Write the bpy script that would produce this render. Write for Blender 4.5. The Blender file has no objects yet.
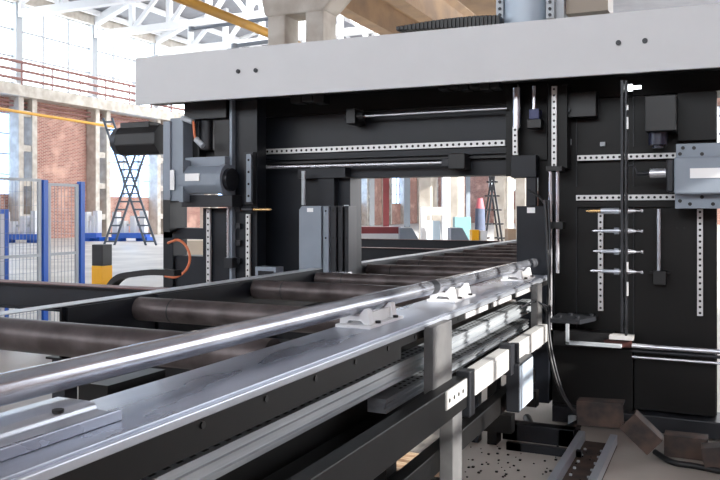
import bpy, bmesh, math, random
from mathutils import Vector, Matrix
random.seed(7)
scene = bpy.context.scene
COL = scene.collection
# ------------------------------------------------------------------ camera
FPX, UC, VH, H = 780.0, 360.0, 211.0, 1.5
YAW = math.atan(360/780)
S, C = math.sin(YAW), math.cos(YAW)
def ray(u):
    k = (u-UC)/FPX
    return -S + C*k, C + S*k
def aY(u, v, Y):
    rx, ry = ray(u); d = Y/ry
    return Vector((rx*d, Y, H-(v-VH)*d/FPX))
def aX(u, v, X):
    rx, ry = ray(u); d = X/rx
    return Vector((X, ry*d, H-(v-VH)*d/FPX))
def aZ(u, v, Z):
    rx, ry = ray(u); d = FPX*(H-Z)/(v-VH)
    return Vector((rx*d, ry*d, Z))
def aD(u, v, d):
    rx, ry = ray(u)
    return Vector((rx*d, ry*d, H-(v-VH)*d/FPX))
cam = bpy.data.cameras.new('camera'); co = bpy.data.objects.new('camera', cam); COL.objects.link(co)
co.location = (0, 0, H); co.rotation_euler = (math.pi/2, 0, YAW)
cam.sensor_width = 36; cam.lens = 36*FPX/720
cam.shift_y = -(240-VH)/720
cam.clip_end = 300
scene.camera = co
scene.view_settings.view_transform = 'Standard'
scene.view_settings.look = 'None'
scene.view_settings.gamma = 1
scene.view_settings.exposure = 0.22
scene.view_settings.use_curve_mapping = False

# ------------------------------------------------------------------ materials
def lin(c):
    return tuple(((x/255)/12.92 if x/255 <= .04045 else ((x/255+.055)/1.055)**2.4) for x in c)
def mat(name, rgb, rough=.5, metal=0., noise=0., nscale=8., bump=0., rgb2=None, stretch=None, spec=.5):
    m = bpy.data.materials.new(name); m.use_nodes = True
    nt = m.node_tree; b = nt.nodes['Principled BSDF']
    c = lin(rgb)
    b.inputs['Base Color'].default_value = (*c, 1)
    b.inputs['Roughness'].default_value = rough
    b.inputs['Metallic'].default_value = metal
    b.inputs['Specular IOR Level'].default_value = spec
    if noise or rgb2 or bump:
        tc = nt.nodes.new('ShaderNodeTexCoord'); mp = nt.nodes.new('ShaderNodeMapping')
        nt.links.new(tc.outputs['Object'], mp.inputs['Vector'])
        if stretch: mp.inputs['Scale'].default_value = stretch
        n = nt.nodes.new('ShaderNodeTexNoise'); n.inputs['Scale'].default_value = nscale
        n.inputs['Detail'].default_value = 5
        nt.links.new(mp.outputs['Vector'], n.inputs['Vector'])
        r = nt.nodes.new('ShaderNodeValToRGB')
        c2 = lin(rgb2) if rgb2 else tuple(x*(1-noise) for x in c)
        r.color_ramp.elements[0].color = (*c2, 1); r.color_ramp.elements[1].color = (*c, 1)
        r.color_ramp.elements[0].position = .35; r.color_ramp.elements[1].position = .65
        nt.links.new(n.outputs['Fac'], r.inputs['Fac'])
        nt.links.new(r.outputs['Color'], b.inputs['Base Color'])
        mr = nt.nodes.new('ShaderNodeMapRange')
        mr.inputs['To Min'].default_value = max(0.03, rough-.08); mr.inputs['To Max'].default_value = min(1, rough+.1)
        nt.links.new(n.outputs['Fac'], mr.inputs['Value']); nt.links.new(mr.outputs['Result'], b.inputs['Roughness'])
        if bump:
            bp = nt.nodes.new('ShaderNodeBump'); bp.inputs['Strength'].default_value = bump
            bp.inputs['Distance'].default_value = .01
            nt.links.new(n.outputs['Fac'], bp.inputs['Height']); nt.links.new(bp.outputs['Normal'], b.inputs['Normal'])
    return m
def emis(name, rgb, st):
    m = bpy.data.materials.new(name); m.use_nodes = True; nt = m.node_tree
    b = nt.nodes['Principled BSDF']
    b.inputs['Emission Color'].default_value = (*rgb, 1); b.inputs['Emission Strength'].default_value = st
    b.inputs['Base Color'].default_value = (*rgb, 1)
    return m
cover = mat('grey_cover_paint', (196, 197, 199), .45, 0, .04, 3)
black = mat('blue_black_paint', (25, 29, 37), .4, 0, .25, 2.5, rgb2=(16, 19, 25), spec=.35)
blackr = mat('black_paint_and_shade', (18, 17, 17), .42, 0, .25, 2, rgb2=(11, 11, 11), spec=.25)  # black machine paint, also stands in for shade on the table side
dgrey = mat('dark_grey_steel', (40, 42, 47), .4, .3, .2, 5)
mgrey = mat('blue_grey_paint', (134, 144, 156), .4, 0, .1, 5)
lgrey = mat('light_grey_paint', (170, 176, 182), .4)
rubber = mat('black_plastic', (17, 17, 19), .45)
chrome = mat('bright_chrome', (222, 225, 232), .2, .7)
steel = mat('milled_steel', (200, 206, 216), .3, .55, .25, 4, stretch=(1, .15, 1))
tubem = mat('drawn_steel_tube', (198, 201, 209), .22, .75, .3, 12, rgb2=(140, 143, 152), stretch=(1, .25, 1))
topm = mat('table_plate_steel', (176, 182, 195), .28, .6, .3, 3, rgb2=(138, 143, 156), stretch=(2, .5, 1))
railm = mat('ground_rail_steel', (214, 214, 214), .4, .35, .1, 15)
alum = mat('aluminium_profile', (188, 194, 198), .35, .45, .2, 6, rgb2=(140, 145, 152), stretch=(1, .2, 3))
framew = mat('pale_painted_frame', (176, 176, 174), .5, .0, .15, 4, rgb2=(165, 165, 164), stretch=(1, .3, 1))
legm = mat('worn_grey_leg_paint', (104, 104, 104), .5, .1, .3, 6, rgb2=(76, 76, 78))
holem = mat('hole_dark', (12, 12, 13), .7)
rollm = mat('brown_roller_steel', (96, 88, 88), .42, .5, .3, 6, rgb2=(62, 54, 54))
beamtop = mat('rust_red_paint', (120, 82, 78), .5, .2, .2, 5)
labelm = mat('white_label', (240, 240, 240), .5)
blue = mat('fence_blue', (32, 92, 190), .35)
yel = mat('yellow_paint', (245, 178, 20), .45)
yelpipe = mat('ochre_pipe_paint', (214, 160, 62), .45, 0, .15, 2)
gold = mat('titanium_coated_drill', (205, 170, 120), .25, .9)
orange = mat('orange_cable', (214, 120, 80), .5)
conc = mat('pale_concrete', (205, 200, 192), .85, 0, .2, 2.5, bump=.2, rgb2=(178, 170, 160))
concd = mat('tan_concrete', (188, 160, 130), .85, 0, .2, 1.5, rgb2=(160, 138, 118))
whitep = mat('white_paint', (225, 226, 228), .6)
redb = mat('red_brown_sheet', (140, 62, 66), .55, 0, .2, 3)
teal = mat('teal_paint', (120, 165, 170), .5)
wood = mat('pallet_wood', (196, 176, 150), .8, 0, .3, 10, rgb2=(140, 105, 78), stretch=(1, 6, 1))
rust = mat('rusty_steel', (92, 74, 66), .7, .3, .3, 9, bump=.3, rgb2=(52, 47, 46))
railpink = mat('faded_rust_paint', (140, 100, 94), .6)
chipm = mat('swarf', (30, 26, 24), .5, .5)
roofm = mat('roof_panel', (150, 152, 158), .8, 0, .15, 1)
ladm = mat('ladder_metal', (84, 92, 102), .4, .5)
frost = emis('work_lamp', (.9, .95, 1), 4)

def brickmat():
    m = mat('old_red_brick', (150, 96, 82), .9); nt = m.node_tree; b = nt.nodes['Principled BSDF']
    tc = nt.nodes.new('ShaderNodeTexCoord'); sp = nt.nodes.new('ShaderNodeSeparateXYZ'); cb = nt.nodes.new('ShaderNodeCombineXYZ')
    nt.links.new(tc.outputs['Object'], sp.inputs[0])
    ad = nt.nodes.new('ShaderNodeMath'); ad.operation = 'ADD'
    nt.links.new(sp.outputs['X'], ad.inputs[0]); nt.links.new(sp.outputs['Y'], ad.inputs[1])
    nt.links.new(ad.outputs[0], cb.inputs['X']); nt.links.new(sp.outputs['Z'], cb.inputs['Y'])
    br = nt.nodes.new('ShaderNodeTexBrick'); br.inputs['Scale'].default_value = 1
    br.inputs['Brick Width'].default_value = .26; br.inputs['Row Height'].default_value = .08; br.inputs['Mortar Size'].default_value = .012
    br.inputs['Color1'].default_value = (*lin((168, 112, 98)), 1); br.inputs['Color2'].default_value = (*lin((128, 76, 66)), 1)
    br.inputs['Mortar'].default_value = (*lin((196, 176, 166)), 1)
    nt.links.new(cb.outputs[0], br.inputs['Vector'])
    n = nt.nodes.new('ShaderNodeTexNoise'); n.inputs['Scale'].default_value = .9; n.inputs['Detail'].default_value = 6
    nt.links.new(tc.outputs['Object'], n.inputs['Vector'])
    r = nt.nodes.new('ShaderNodeValToRGB'); r.color_ramp.elements[0].position = .52; r.color_ramp.elements[1].position = .7
    nt.links.new(n.outputs['Fac'], r.inputs['Fac'])
    mx = nt.nodes.new('ShaderNodeMix'); mx.data_type = 'RGBA'
    nt.links.new(r.outputs['Color'], mx.inputs[0]); nt.links.new(br.outputs['Color'], mx.inputs[6])
    mx.inputs[7].default_value = (*lin((206, 168, 152)), 1)
    nt.links.new(mx.outputs[2], b.inputs['Base Color'])
    return m
brick = brickmat()
def floormat():
    m = mat('worn_concrete_floor', (196, 190, 182), .45, 0, .2, .7, bump=.05, rgb2=(160, 153, 146))
    return m
floorm = floormat()
def glassmat(name, tint, gl=.06):
    m = bpy.data.materials.new(name); m.use_nodes = True; nt = m.node_tree; nt.nodes.clear()
    o = nt.nodes.new('ShaderNodeOutputMaterial'); t = nt.nodes.new('ShaderNodeBsdfTransparent'); g = nt.nodes.new('ShaderNodeBsdfGlossy')
    mx = nt.nodes.new('ShaderNodeMixShader'); mx.inputs[0].default_value = gl
    t.inputs[0].default_value = (*tint, 1); g.inputs['Roughness'].default_value = .1
    nt.links.new(t.outputs[0], mx.inputs[1]); nt.links.new(g.outputs[0], mx.inputs[2]); nt.links.new(mx.outputs[0], o.inputs[0])
    return m
glass = glassmat('window_glass', (.97, .99, 1)); glassb = glassmat('blue_tinted_glass', (.68, .82, 1))

# ------------------------------------------------------------------ mesh builder
ORG = {}
SPLIT = {'bolt', 'beam_bracket', 'bolted_post', 'rod_clamp', 'lower_box', 'seam', 'clamp_lug', 'bracket', 'rail_support', 'vertical_strip', 'fixing_strip', 'spacer', 'carriage_plate', 'cylinder_mount', 'inner_beam', 'cable_gland', 'edge_glint_strip', 'leg', 'rung'}
class MB:
    def __init__(s): s.v = []; s.f = []; s.sm = []
    def add(s, vs, fs, smooth=False):
        n = len(s.v); s.v += [Vector(p) for p in vs]
        for f in fs: s.f.append([i+n for i in f]); s.sm.append(smooth)
        return s
    def box(s, x0, x1, y0, y1, z0, z1):
        if x0 > x1: x0, x1 = x1, x0
        if y0 > y1: y0, y1 = y1, y0
        if z0 > z1: z0, z1 = z1, z0
        v = [(x0,y0,z0),(x1,y0,z0),(x1,y1,z0),(x0,y1,z0),(x0,y0,z1),(x1,y0,z1),(x1,y1,z1),(x0,y1,z1)]
        return s.add(v, [(0,3,2,1),(4,5,6,7),(0,1,5,4),(1,2,6,5),(2,3,7,6),(3,0,4,7)])
    def bar(s, p0, p1, w, h, up=(0,0,1)):
        p0 = Vector(p0); p1 = Vector(p1); d = (p1-p0).normalized(); up = Vector(up)
        if abs(d.dot(up)) > .98: up = Vector((1,0,0))
        a = d.cross(up).normalized(); b = a.cross(d).normalized()
        v = []
        for p in (p0, p1):
            for i, j in ((-1,-1),(1,-1),(1,1),(-1,1)): v.append(p+a*(i*w/2)+b*(j*h/2))
        return s.add(v, [(0,1,2,3),(7,6,5,4),(0,4,5,1),(1,5,6,2),(2,6,7,3),(3,7,4,0)])
    def cyl(s, p0, p1, r0, r1=None, n=20, caps=True):
        if r1 is None: r1 = r0
        p0 = Vector(p0); p1 = Vector(p1); d = (p1-p0).normalized()
        up = Vector((0,0,1)) if abs(d.z) < .9 else Vector((1,0,0))
        a = d.cross(up).normalized(); b = d.cross(a).normalized()
        v = []
        for p, r in ((p0, r0), (p1, r1)):
            for i in range(n):
                t = 2*math.pi*(i+.5)/n; v.append(p+(a*math.cos(t)+b*math.sin(t))*r)
        s.add(v, [(i, (i+1) % n, n+(i+1) % n, n+i) for i in range(n)], n > 10)
        if caps: s.add(v[:n], [tuple(range(n))[::-1]]); s.add(v[n:], [tuple(range(n))])
        return s
    def hollow(s, p0, p1, r, ri, n=32):
        s.cyl(p0, p1, r, n=n, caps=False); s.cyl(p1, p0, ri, n=n, caps=False)
        p0 = Vector(p0); p1 = Vector(p1); d = (p1-p0).normalized(); up = Vector((0,0,1))
        a = d.cross(up).normalized(); b = d.cross(a).normalized()
        for p in (p0, p1):
            v = [p+(a*math.cos(2*math.pi*(i+.5)/n)+b*math.sin(2*math.pi*(i+.5)/n))*q for q in (r, ri) for i in range(n)]
            s.add(v, [(i, (i+1) % n, n+(i+1) % n, n+i) for i in range(n)])
        return s
    def prism(s, poly, axis, a, b):
        # poly: 2D points in the plane normal to axis; x->(y,z) y->(x,z) z->(x,y)
        def mk(p, t): return {'x': (t, p[0], p[1]), 'y': (p[0], t, p[1]), 'z': (p[0], p[1], t)}[axis]
        n = len(poly); v = [mk(p, a) for p in poly]+[mk(p, b) for p in poly]
        return s.add(v, [tuple(range(n))[::-1], tuple(range(n, 2*n))]+[(i, (i+1) % n, n+(i+1) % n, n+i) for i in range(n)])
    def tube(s, pts, r, n=10):
        pts = [Vector(p) for p in pts]; m = len(pts); v = []
        a = None
        for i, p in enumerate(pts):
            d = (pts[min(i+1, m-1)]-pts[max(i-1, 0)]).normalized()
            if a is None:
                up = Vector((0,0,1)) if abs(d.z) < .9 else Vector((1,0,0)); a = d.cross(up).normalized()
            a = (a-d*a.dot(d)).normalized(); b = d.cross(a)
            for k in range(n):
                t = 2*math.pi*k/n; v.append(p+(a*math.cos(t)+b*math.sin(t))*r)
        f = [(i*n+k, i*n+(k+1) % n, (i+1)*n+(k+1) % n, (i+1)*n+k) for i in range(m-1) for k in range(n)]
        s.add(v, f, True); s.add(v[:n], [tuple(range(n))[::-1]]); s.add(v[-n:], [tuple(range(n))])
        return s
    def pieces(s):
        key = {}; par = list(range(len(s.v)))
        def fd(i):
            while par[i] != i: par[i] = par[par[i]]; i = par[i]
            return i
        for i, p in enumerate(s.v):
            k_ = (round(p.x, 5), round(p.y, 5), round(p.z, 5))
            if k_ in key: par[fd(i)] = fd(key[k_])
            else: key[k_] = i
        for f in s.f:
            for i in f[1:]: par[fd(i)] = fd(f[0])
        out = {}
        for f, sm in zip(s.f, s.sm): out.setdefault(fd(f[0]), []).append((f, sm))
        res = []
        for fs in out.values():
            mb = MB(); mp_ = {}
            for f, sm in fs:
                for i in f:
                    if i not in mp_: mp_[i] = len(mb.v); mb.v.append(s.v[i])
                mb.f.append([mp_[i] for i in f]); mb.sm.append(sm)
            res.append(mb)
        return res
    def build(s, name, m, parent=None, bevel=0, label=None):
        if name in SPLIT and parent is not None:
            ps = s.pieces()
            if len(ps) > 1: return [p.build1(name, m, parent, bevel, label) for p in ps][0]
        return s.build1(name, m, parent, bevel, label)
    def build1(s, name, m, parent=None, bevel=0, label=None):
        if parent is not None: org = ORG[parent.name]
        else:
            xs = [p.x for p in s.v]; ys = [p.y for p in s.v]; zs = [p.z for p in s.v]
            org = Vector(((min(xs)+max(xs))/2, (min(ys)+max(ys))/2, min(zs)))
        me = bpy.data.meshes.new(name); me.from_pydata([p-org for p in s.v], [], s.f)
        me.polygons.foreach_set('use_smooth', s.sm)
        bm = bmesh.new(); bm.from_mesh(me); bmesh.ops.recalc_face_normals(bm, faces=bm.faces); bm.to_mesh(me); bm.free()
        me.materials.append(m); me.update()
        o = bpy.data.objects.new(name, me); COL.objects.link(o)
        if parent is not None: o.parent = parent
        else: o.location = org
        ORG[o.name] = org
        if bevel:
            b = o.modifiers.new('bevel', 'BEVEL'); b.width = bevel; b.segments = 2; b.limit_method = 'ANGLE'
        if label: o['label'] = label
        return o
def spline(pts, n=8):
    pts = [Vector(p) for p in pts]; P = [pts[0]]+pts+[pts[-1]]; out = []
    for i in range(1, len(P)-2):
        for k in range(n):
            t = k/n; a, b, c, d = P[i-1], P[i], P[i+1], P[i+2]
            out.append(.5*((2*b)+(c-a)*t+(2*a-5*b+4*c-d)*t*t+(3*b-a-3*c+d)*t**3))
    out.append(pts[-1]); return out
def tag(o, label, cat, group=None, kind=None):
    o['label'] = label; o['category'] = cat
    if group: o['group'] = group
    if kind: o['kind'] = kind
    return o
def thing(name, label, cat, loc, group=None):
    o = bpy.data.objects.new(name, None); COL.objects.link(o); o.location = loc; o.empty_display_size = .1
    ORG[o.name] = Vector(loc)
    return tag(o, label, cat, group)
def struct(name, mb, m, **k):
    o = mb.build(name, m, **k); o['kind'] = 'structure'; return o
def dup(o, delta, label=None, par=None):
    c = o.copy(); COL.objects.link(c)
    if par is not None: c.parent = par
    else: c.location = o.location+Vector(delta)
    if label: c['label'] = label
    for ch in [x for x in bpy.data.objects if x.parent == o]: dup(ch, (0,0,0), None, c)
    return c
def yb(mb, u0, u1, v0, v1, Y, dep):
    """box whose front face lies on the plane Y"""
    um = (u0+u1)/2; a = aY(u0, 0, Y).x; b = aY(u1, 0, Y).x
    return mb.box(a, b, Y, Y+dep, aY(um, v1, Y).z, aY(um, v0, Y).z)

# ================================================================== SETTING
K = 1.45
RZ0, RZ1 = 4.5, 8.5
WX = -23.0*K
def zk(z): return 1.5+(z-1.5)*K
struct('floor', MB().box(WX-.6, 9.4, -9, 96, -.2, 0), floorm)
CY = [(20.4+3.75*n)*K for n in range(-7, 13)]
YB, YF = -9, 95
Z1, Z5, Z59, Z61, Z9 = 2.35, zk(5.0), zk(5.9), zk(6.1), zk(9.0)
w = MB()
w.box(WX-.5, WX, YB, YF, 0, Z1)
w.box(WX-.5, WX, YB, YF, Z5, Z59)
brickbays = []
for i in range(len(CY)-1):
    n = i-7
    if n % 2 == 0: w.box(WX-.45, WX-.02, CY[i], CY[i+1], Z1, Z5); brickbays.append(i)
w.box(WX-.5, WX, YB, CY[0], Z1, Z5)
struct('wall_left', w, brick)
k = 1
for i in range(len(CY)-1):
    if i in brickbays: continue
    y0, y1 = CY[i], CY[i+1]
    wo = struct('window_%d' % k, MB().box(WX-.22, WX-.2, y0, y1, Z1, Z5), glassb); k += 1
    fr = MB()
    for t in range(5): yy = y0+(y1-y0)*t/4; fr.box(WX-.26, WX-.14, yy-.05, yy+.05, Z1, Z5)
    for t in range(5): zz = Z1+(Z5-Z1)*t/4; fr.box(WX-.25, WX-.15, y0, y1, zz-.04, zz+.04)
    fr.build('window_frame', lgrey, wo)
for i in range(len(CY)-1):
    y0, y1 = CY[i], CY[i+1]
    wo = struct('window_%d' % k, MB().box(WX-.22, WX-.2, y0, y1, Z61, Z9), glass); k += 1
    fr = MB()
    fr.box(WX-.28, WX+.1, y0-.22, y0+.22, Z61, Z9)
    for t in (1, 2): yy = y0+(y1-y0)*t/3; fr.box(WX-.26, WX-.14, yy-.05, yy+.05, Z61, Z9)
    for t in range(4): zz = Z61+(Z9-Z61)*t/3; fr.box(WX-.25, WX-.15, y0+.22, y1-.22, zz-.05, zz+.05)
    fr.build('window_frame', lgrey, wo)
struct('trim_1', MB().box(WX-.5, WX+1, YB, YF, zk(5.55), zk(5.95)), conc)
struct('trim_2', MB().box(WX-.5, WX+.2, YB, YF, Z9, zk(9.4)), conc)
r = MB()
for zz in (6.15, 6.45, 6.75): r.cyl((WX+.9, YB, zk(zz)), (WX+.9, YF, zk(zz)), .08, n=6)
for j in range(50): r.cyl((WX+.9, YB+2*j, zk(5.95)), (WX+.9, YB+2*j, zk(6.75)), .045, n=6)
for zz in (5.25, 5.4): r.cyl((WX+.3, YB, zk(zz)), (WX+.3, YF, zk(zz)), .05, n=6)
tag(r.build('walkway_railing', railpink), 'long faded rust-red pipe railing on the ledge under the high bright windows', 'railing')
def lad_col(x, y, top):
    m = MB()
    m.box(x, x+.7, y-.6, y-.28, 0, top); m.box(x, x+.7, y+.28, y+.6, 0, top)
    zz = 1.0
    while zz < top: m.box(x+.03, x+.6, y-.28, y+.28, zz, zz+.32); zz += 1.8
    return m
base = None
words = {0: 'near the left picture edge, left of the brick panel', 1: 'right of the big brick panel, left of the stepladder', 2: 'behind the black motor of the left drill unit'}
for i, y in enumerate(CY):
    n = i-7
    if n < 0: continue
    lab = 'pale two-branch concrete wall column ' + words.get(n, 'in the far part of the left wall, beyond the machine')
    if base is None:
        base = lad_col(WX, y, zk(5.55)).build('wall_column', conc); base0 = y; c = base
    else:
        c = base.copy(); COL.objects.link(c); c.location = base.location+Vector((0, y-base0, 0))
    tag(c, lab, 'column', 'columns along the left wall')
struct('wall_back', MB().box(WX-.5, 9.4, 95, 95.5, 0, 18), brick)
wo = struct('window_%d' % k, MB().box(-26, 6, 94.9, 94.95, 4, 13), emis('daylit_glass', (.85, .92, 1), 1.6)); k += 1
f = MB()
for j in range(17): f.box(-26+2*j-.1, -26+2*j+.1, 94.7, 94.9, 4, 13)
for zz in (4, 6, 8, 10, 12, 13): f.box(-26, 6, 94.7, 94.9, zz-.08, zz+.08)
f.build('window_frame', whitep, wo)
w = MB(); RX = 9.0
w.box(RX, RX+.4, YB, 95, 0, 1.2)
w.box(RX, RX+.4, YB, 95, 9.6, 16)
SY0, SY1, SZ0, SZ1 = .5, 3.3, 4.95, 6.05
w.box(RX, RX+.4, YB, SY0, 1.2, 9.6)
w.box(RX, RX+.4, SY1, 10, 1.2, 9.6)
w.box(RX, RX+.4, SY0, SY1, 1.2, SZ0); w.box(RX, RX+.4, SY0, SY1, SZ1, 9.6)
for j in range(14): w.box(RX, RX+.4, 10+6.2*j, 11+6.2*j, 1.2, 9.6)
struct('wall_right', w, brick)
fr = MB()
for j in range(1, 7): yy = SY0+(SY1-SY0)*j/7; fr.box(RX+.1, RX+.14, yy-.025, yy+.025, SZ0, SZ1)
for j in range(1, 4): zz = SZ0+(SZ1-SZ0)*j/4; fr.box(RX+.1, RX+.14, SY0, SY1, zz-.02, zz+.02)
struct('window_%d' % k, fr, dgrey); k += 1
# unseen wall added behind the camera, its open band sets the front light
w = MB(); w.box(WX-.5, 9.4, -9.4, -9, 0, RZ0); w.box(WX-.5, 9.4, -9.4, -9, RZ1, 18)
struct('wall_front', w, brick)
rf = MB()
rf.prism([(WX-.4, zk(9.4)), (-12, 17), (9.4, 15.6), (9.4, 16), (-12, 17.4), (WX-.4, zk(9.7))], 'y', YB, 95.4)
struct('ceiling', rf, roofm)
pr = MB()
sl_ = (17-zk(9.4))/(-12-WX)
for j in range(9):
    x = WX+.6+2.35*j; z = zk(9.4)-.12+sl_*(x-WX)
    pr.bar((x, 0, z), (x, 95, z), .16, .3)
struct('trim_3', pr, whitep)
def truss(y):
    m = MB(); x0, x1 = WX+.2, -12.0
    N = 8; zb = zk(8.6)
    m.bar((x0, y, zb), (x1, y, zb), .4, .38)
    pts = []
    for i in range(N+1):
        t = i/N; x = x0+(x1-x0)*t; z = zb+(.2+2.6*math.sin(math.pi*(.12+.76*t))-.6)*K
        pts.append((x, y, z))
    for a, b in zip(pts, pts[1:]): m.bar(a, b, .45, .42)
    for i, p in enumerate(pts):
        m.bar((p[0], y, zb), p, .28, .28)
        if 0 < i < N: m.bar((p[0], y, zb), pts[i+1] if i < N/2 else pts[i-1], .22, .22)
    return m
t0 = None
for i, y in enumerate(CY):
    if y < 13: continue
    if t0 is None: t0 = truss(y).build('roof_truss', whitep); ty = y; c = t0
    else: c = t0.copy(); COL.objects.link(c); c.location = t0.location+Vector((0, y-ty, 0))
    tag(c, 'white arched concrete roof truss in the row under the hall roof', 'truss', 'roof trusses')

# middle columns with capitals and crane beams
def midcol(p):
    x, y = p; m = MB()
    for a, b in ((-.55, -.2), (.2, .55)):
        m.box(x+a, x+b, y-.25, y+.25, 0, 4.95)
    for zz in (1.2, 2.6, 4.0): m.box(x-.2, x+.2, y-.22, y+.22, zz, zz+.35)
    m.prism([(x-.55, 4.88), (x+.55, 4.88), (x+.6, 4.92), (x+.95, 5.25), (x+.95, 5.7), (x-.68, 5.7), (x-.68, 5.25), (x-.6, 4.92)], 'y', y-.28, y+.28)
    return m
pc = aD(302, 0, 13.6)
col0 = midcol((pc.x, pc.y)).build('concrete_column', conc, bevel=.03)
tag(col0, 'two-branch concrete column with flared capital rising right behind the grey beam', 'column', 'middle columns')
for j, off in enumerate((7.5, 15, 22.5, 30, 37.5)):
    c = col0.copy(); COL.objects.link(c); c.location = col0.location+Vector((0, off, 0))
    tag(c, ['second', 'third', 'fourth', 'fifth', 'sixth'][j]+' two-branch concrete column back in the middle row', 'column', 'middle columns')
cbm = MB()
for xx in (pc.x+.55, pc.x-.75): 
    cbm.prism([(xx, 5.7), (xx+.35, 5.7), (xx+.35, 6.3), (xx+.5, 6.4), (xx+.5, 6.6), (xx-.15, 6.6), (xx-.15, 6.4), (xx, 6.3)], 'y', 4, 60)
tag(cbm.build('crane_runway_beam', concd), 'tan concrete crane runway beams running back over the column capitals', 'beam')
# second row nearer (beams over the right-hand part)
cb = MB(); cb.box(-3.9, -3.3, 7.5, 60, 4.95, 5.7); cb.box(-4.05, -3.15, 7.5, 60, 5.7, 5.85)
tag(cb.build('crane_beam', concd), 'long tan concrete beam above the black cable chain, running to the back', 'beam')
# yellow pipes
pa = aD(160, -10, 12.2); pb = aX(300, 46, pa.x)
tag(MB().cyl(pa, pb, .085, n=16).build('gas_pipe', yelpipe), 'thick ochre yellow pipe slanting under the roof behind the grey beam', 'pipe')
xp = WX+2.6
tag(MB().cyl(aX(-30, 104, xp), aX(114, 127, xp), .075, n=8).build('wall_pipe', yelpipe), 'thin yellow pipe running across the brick panel of left wall', 'pipe')
# conduits with blue ends under the roof
for (u0, v0, u1, v1, lb) in ((192, 29, 275, 18, 'long blue-grey conduit under the trusses, left of the concrete column'), (235, 46, 272, 41, 'short blue-grey conduit just above the grey beam')):
    Y = 14 if u0 < 200 else 13
    tag(MB().cyl(aY(u0, v0, Y), aY(u1, v1, Y), .04, n=8).cyl(aY(u0, v0-2.0, Y), aY(u0, v0+2.0, Y), .08, n=8).build('ceiling_conduit', mgrey), lb, 'conduit')

# ================================================================== BACKGROUND THINGS
def pt(u, v, d): return aD(u, v, d)
# safety fence
g0 = aZ(44, 352, 0)
fence = thing('safety_fence', 'blue posted wire mesh safety fence standing left of the machine', 'fence', (g0.x, g0.y, 0))
FX = g0.x; F2 = aX(81, 211, FX).y; F0 = aX(1.5, 211, FX).y
for yy in (g0.y, F2):
    p = MB().box(FX-.03, FX+.03, yy-.03, yy+.03, .012, 1.83); p.box(FX-.07, FX+.07, yy-.07, yy+.07, 0, .012)
    po = p.build('fence_post', blue, fence)
    b = MB()
    for s_ in (-1, 1):
        for t_ in (-1, 1): b.cyl((FX+.055*s_, yy+.055*t_, .012), (FX+.055*s_, yy+.055*t_, .03), .009, n=6)
    b.build('bolt', dgrey, po)
def panel(y0, y1, z1):
    m = MB()
    for a in (y0, y1-.04): m.box(FX-.012, FX+.012, a, a+.04, .15, z1)
    for z in (.15, z1-.03, 1.02): m.box(FX-.012, FX+.012, y0+.04, y1-.04, z, z+.03)
    fr = m.build('panel_frame', lgrey, fence)
    wv = MB(); n = int((y1-y0)/.045)
    for i in range(1, n): yy = y0+(y1-y0)*i/n; wv.box(FX-.002, FX+.002, yy-.0014, yy+.0014, .17, z1-.03)
    for i in range(1, 12): z = .15+i*(z1-.15)/12; wv.box(FX-.003, FX+.003, y0+.03, y1-.03, z-.0014, z+.0014)
    wv.build('wire_mesh', mgrey, fr)
panel(g0.y-2.2, g0.y-.045, 1.84)
panel(g0.y+.045, F2-.045, 1.80)
# door frame of blue-rimmed screen at far left
q = aX(4, 205, FX-.6)
m = MB(); m.box(q.x-.02, q.x+.02, q.y-.9, q.y+.05, .05, .1)
m.box(q.x-.02, q.x+.02, q.y, q.y+.05, 0, 1.52); m.box(q.x-.02, q.x+.02, q.y-.9, q.y, 1.47, 1.52); m.box(q.x-.02, q.x+.02, q.y-.9, q.y-.85, 0, 1.47)
ws = thing('welding_screen', 'white screen panel in a slim blue frame behind the fence at left edge', 'screen', (q.x, q.y, 0))
m.build('screen_frame', blue, ws); MB().box(q.x-.008, q.x+.008, q.y-.85, q.y, .1, 1.47).build('screen_panel', whitep, ws)
# bollard
bp = pt(102, 211, 9.6)
bl = thing('bollard', 'square yellow and black striped bollard right of the blue fence', 'bollard', (bp.x, bp.y, 0))
MB().box(bp.x-.085, bp.x+.085, bp.y-.085, bp.y+.085, .58, .83).build('yellow_band', yel, bl)
MB().box(bp.x-.085, bp.x+.085, bp.y-.085, bp.y+.085, .83, 1.09).build('black_band', rubber, bl, bevel=.008)
MB().box(bp.x-.085, bp.x+.085, bp.y-.085, bp.y+.085, .3, .58).build('black_band', rubber, bl)
MB().box(bp.x-.085, bp.x+.085, bp.y-.085, bp.y+.085, .02, .3).build('yellow_band', yel, bl)
MB().box(bp.x-.16, bp.x+.16, bp.y-.16, bp.y+.16, 0, .02).build('base_plate', dgrey, bl)
# step ladder (two sided)
def ladder(name, label, foot_l, foot_r, apex, d, n, mt, wdt=.5, single=False):
    p = pt((foot_l+foot_r)/2, 211, d); R = Vector((C, S, 0)); F = Vector((-S, C, 0))
    b = Vector((p.x, p.y, 0)); t = thing(name, label, 'ladder', b)
    half = (foot_r-foot_l)/2*d/FPX; top = H-(apex-VH)*d/FPX
    def side(sg, ln):
        rl = MB(); st = MB()
        for w_ in (-wdt/2, wdt/2):
            rl.bar(b+R*(sg*half)+F*w_, b+R*(-sg*half*.15)+F*(w_*.7)+Vector((0,0,top*ln)), .0021*d, .0022*d)
        for i in range(1, n):
            f_ = i/n; c_ = b+R*(sg*half*(1-f_)-sg*half*.15*f_)+Vector((0,0,top*ln*f_)); ww = wdt/2*(1-.3*f_)
            st.bar(c_-F*ww, c_+F*ww, .12, .03); 
            st.bar(c_-R*.12, c_+R*.12, .05, .03)
        ro = rl.build('side_rail', mt, t); st.build('rung', mt, ro)
    side(1, 1)
    if not single: side(-1, 1)
    return t
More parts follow.
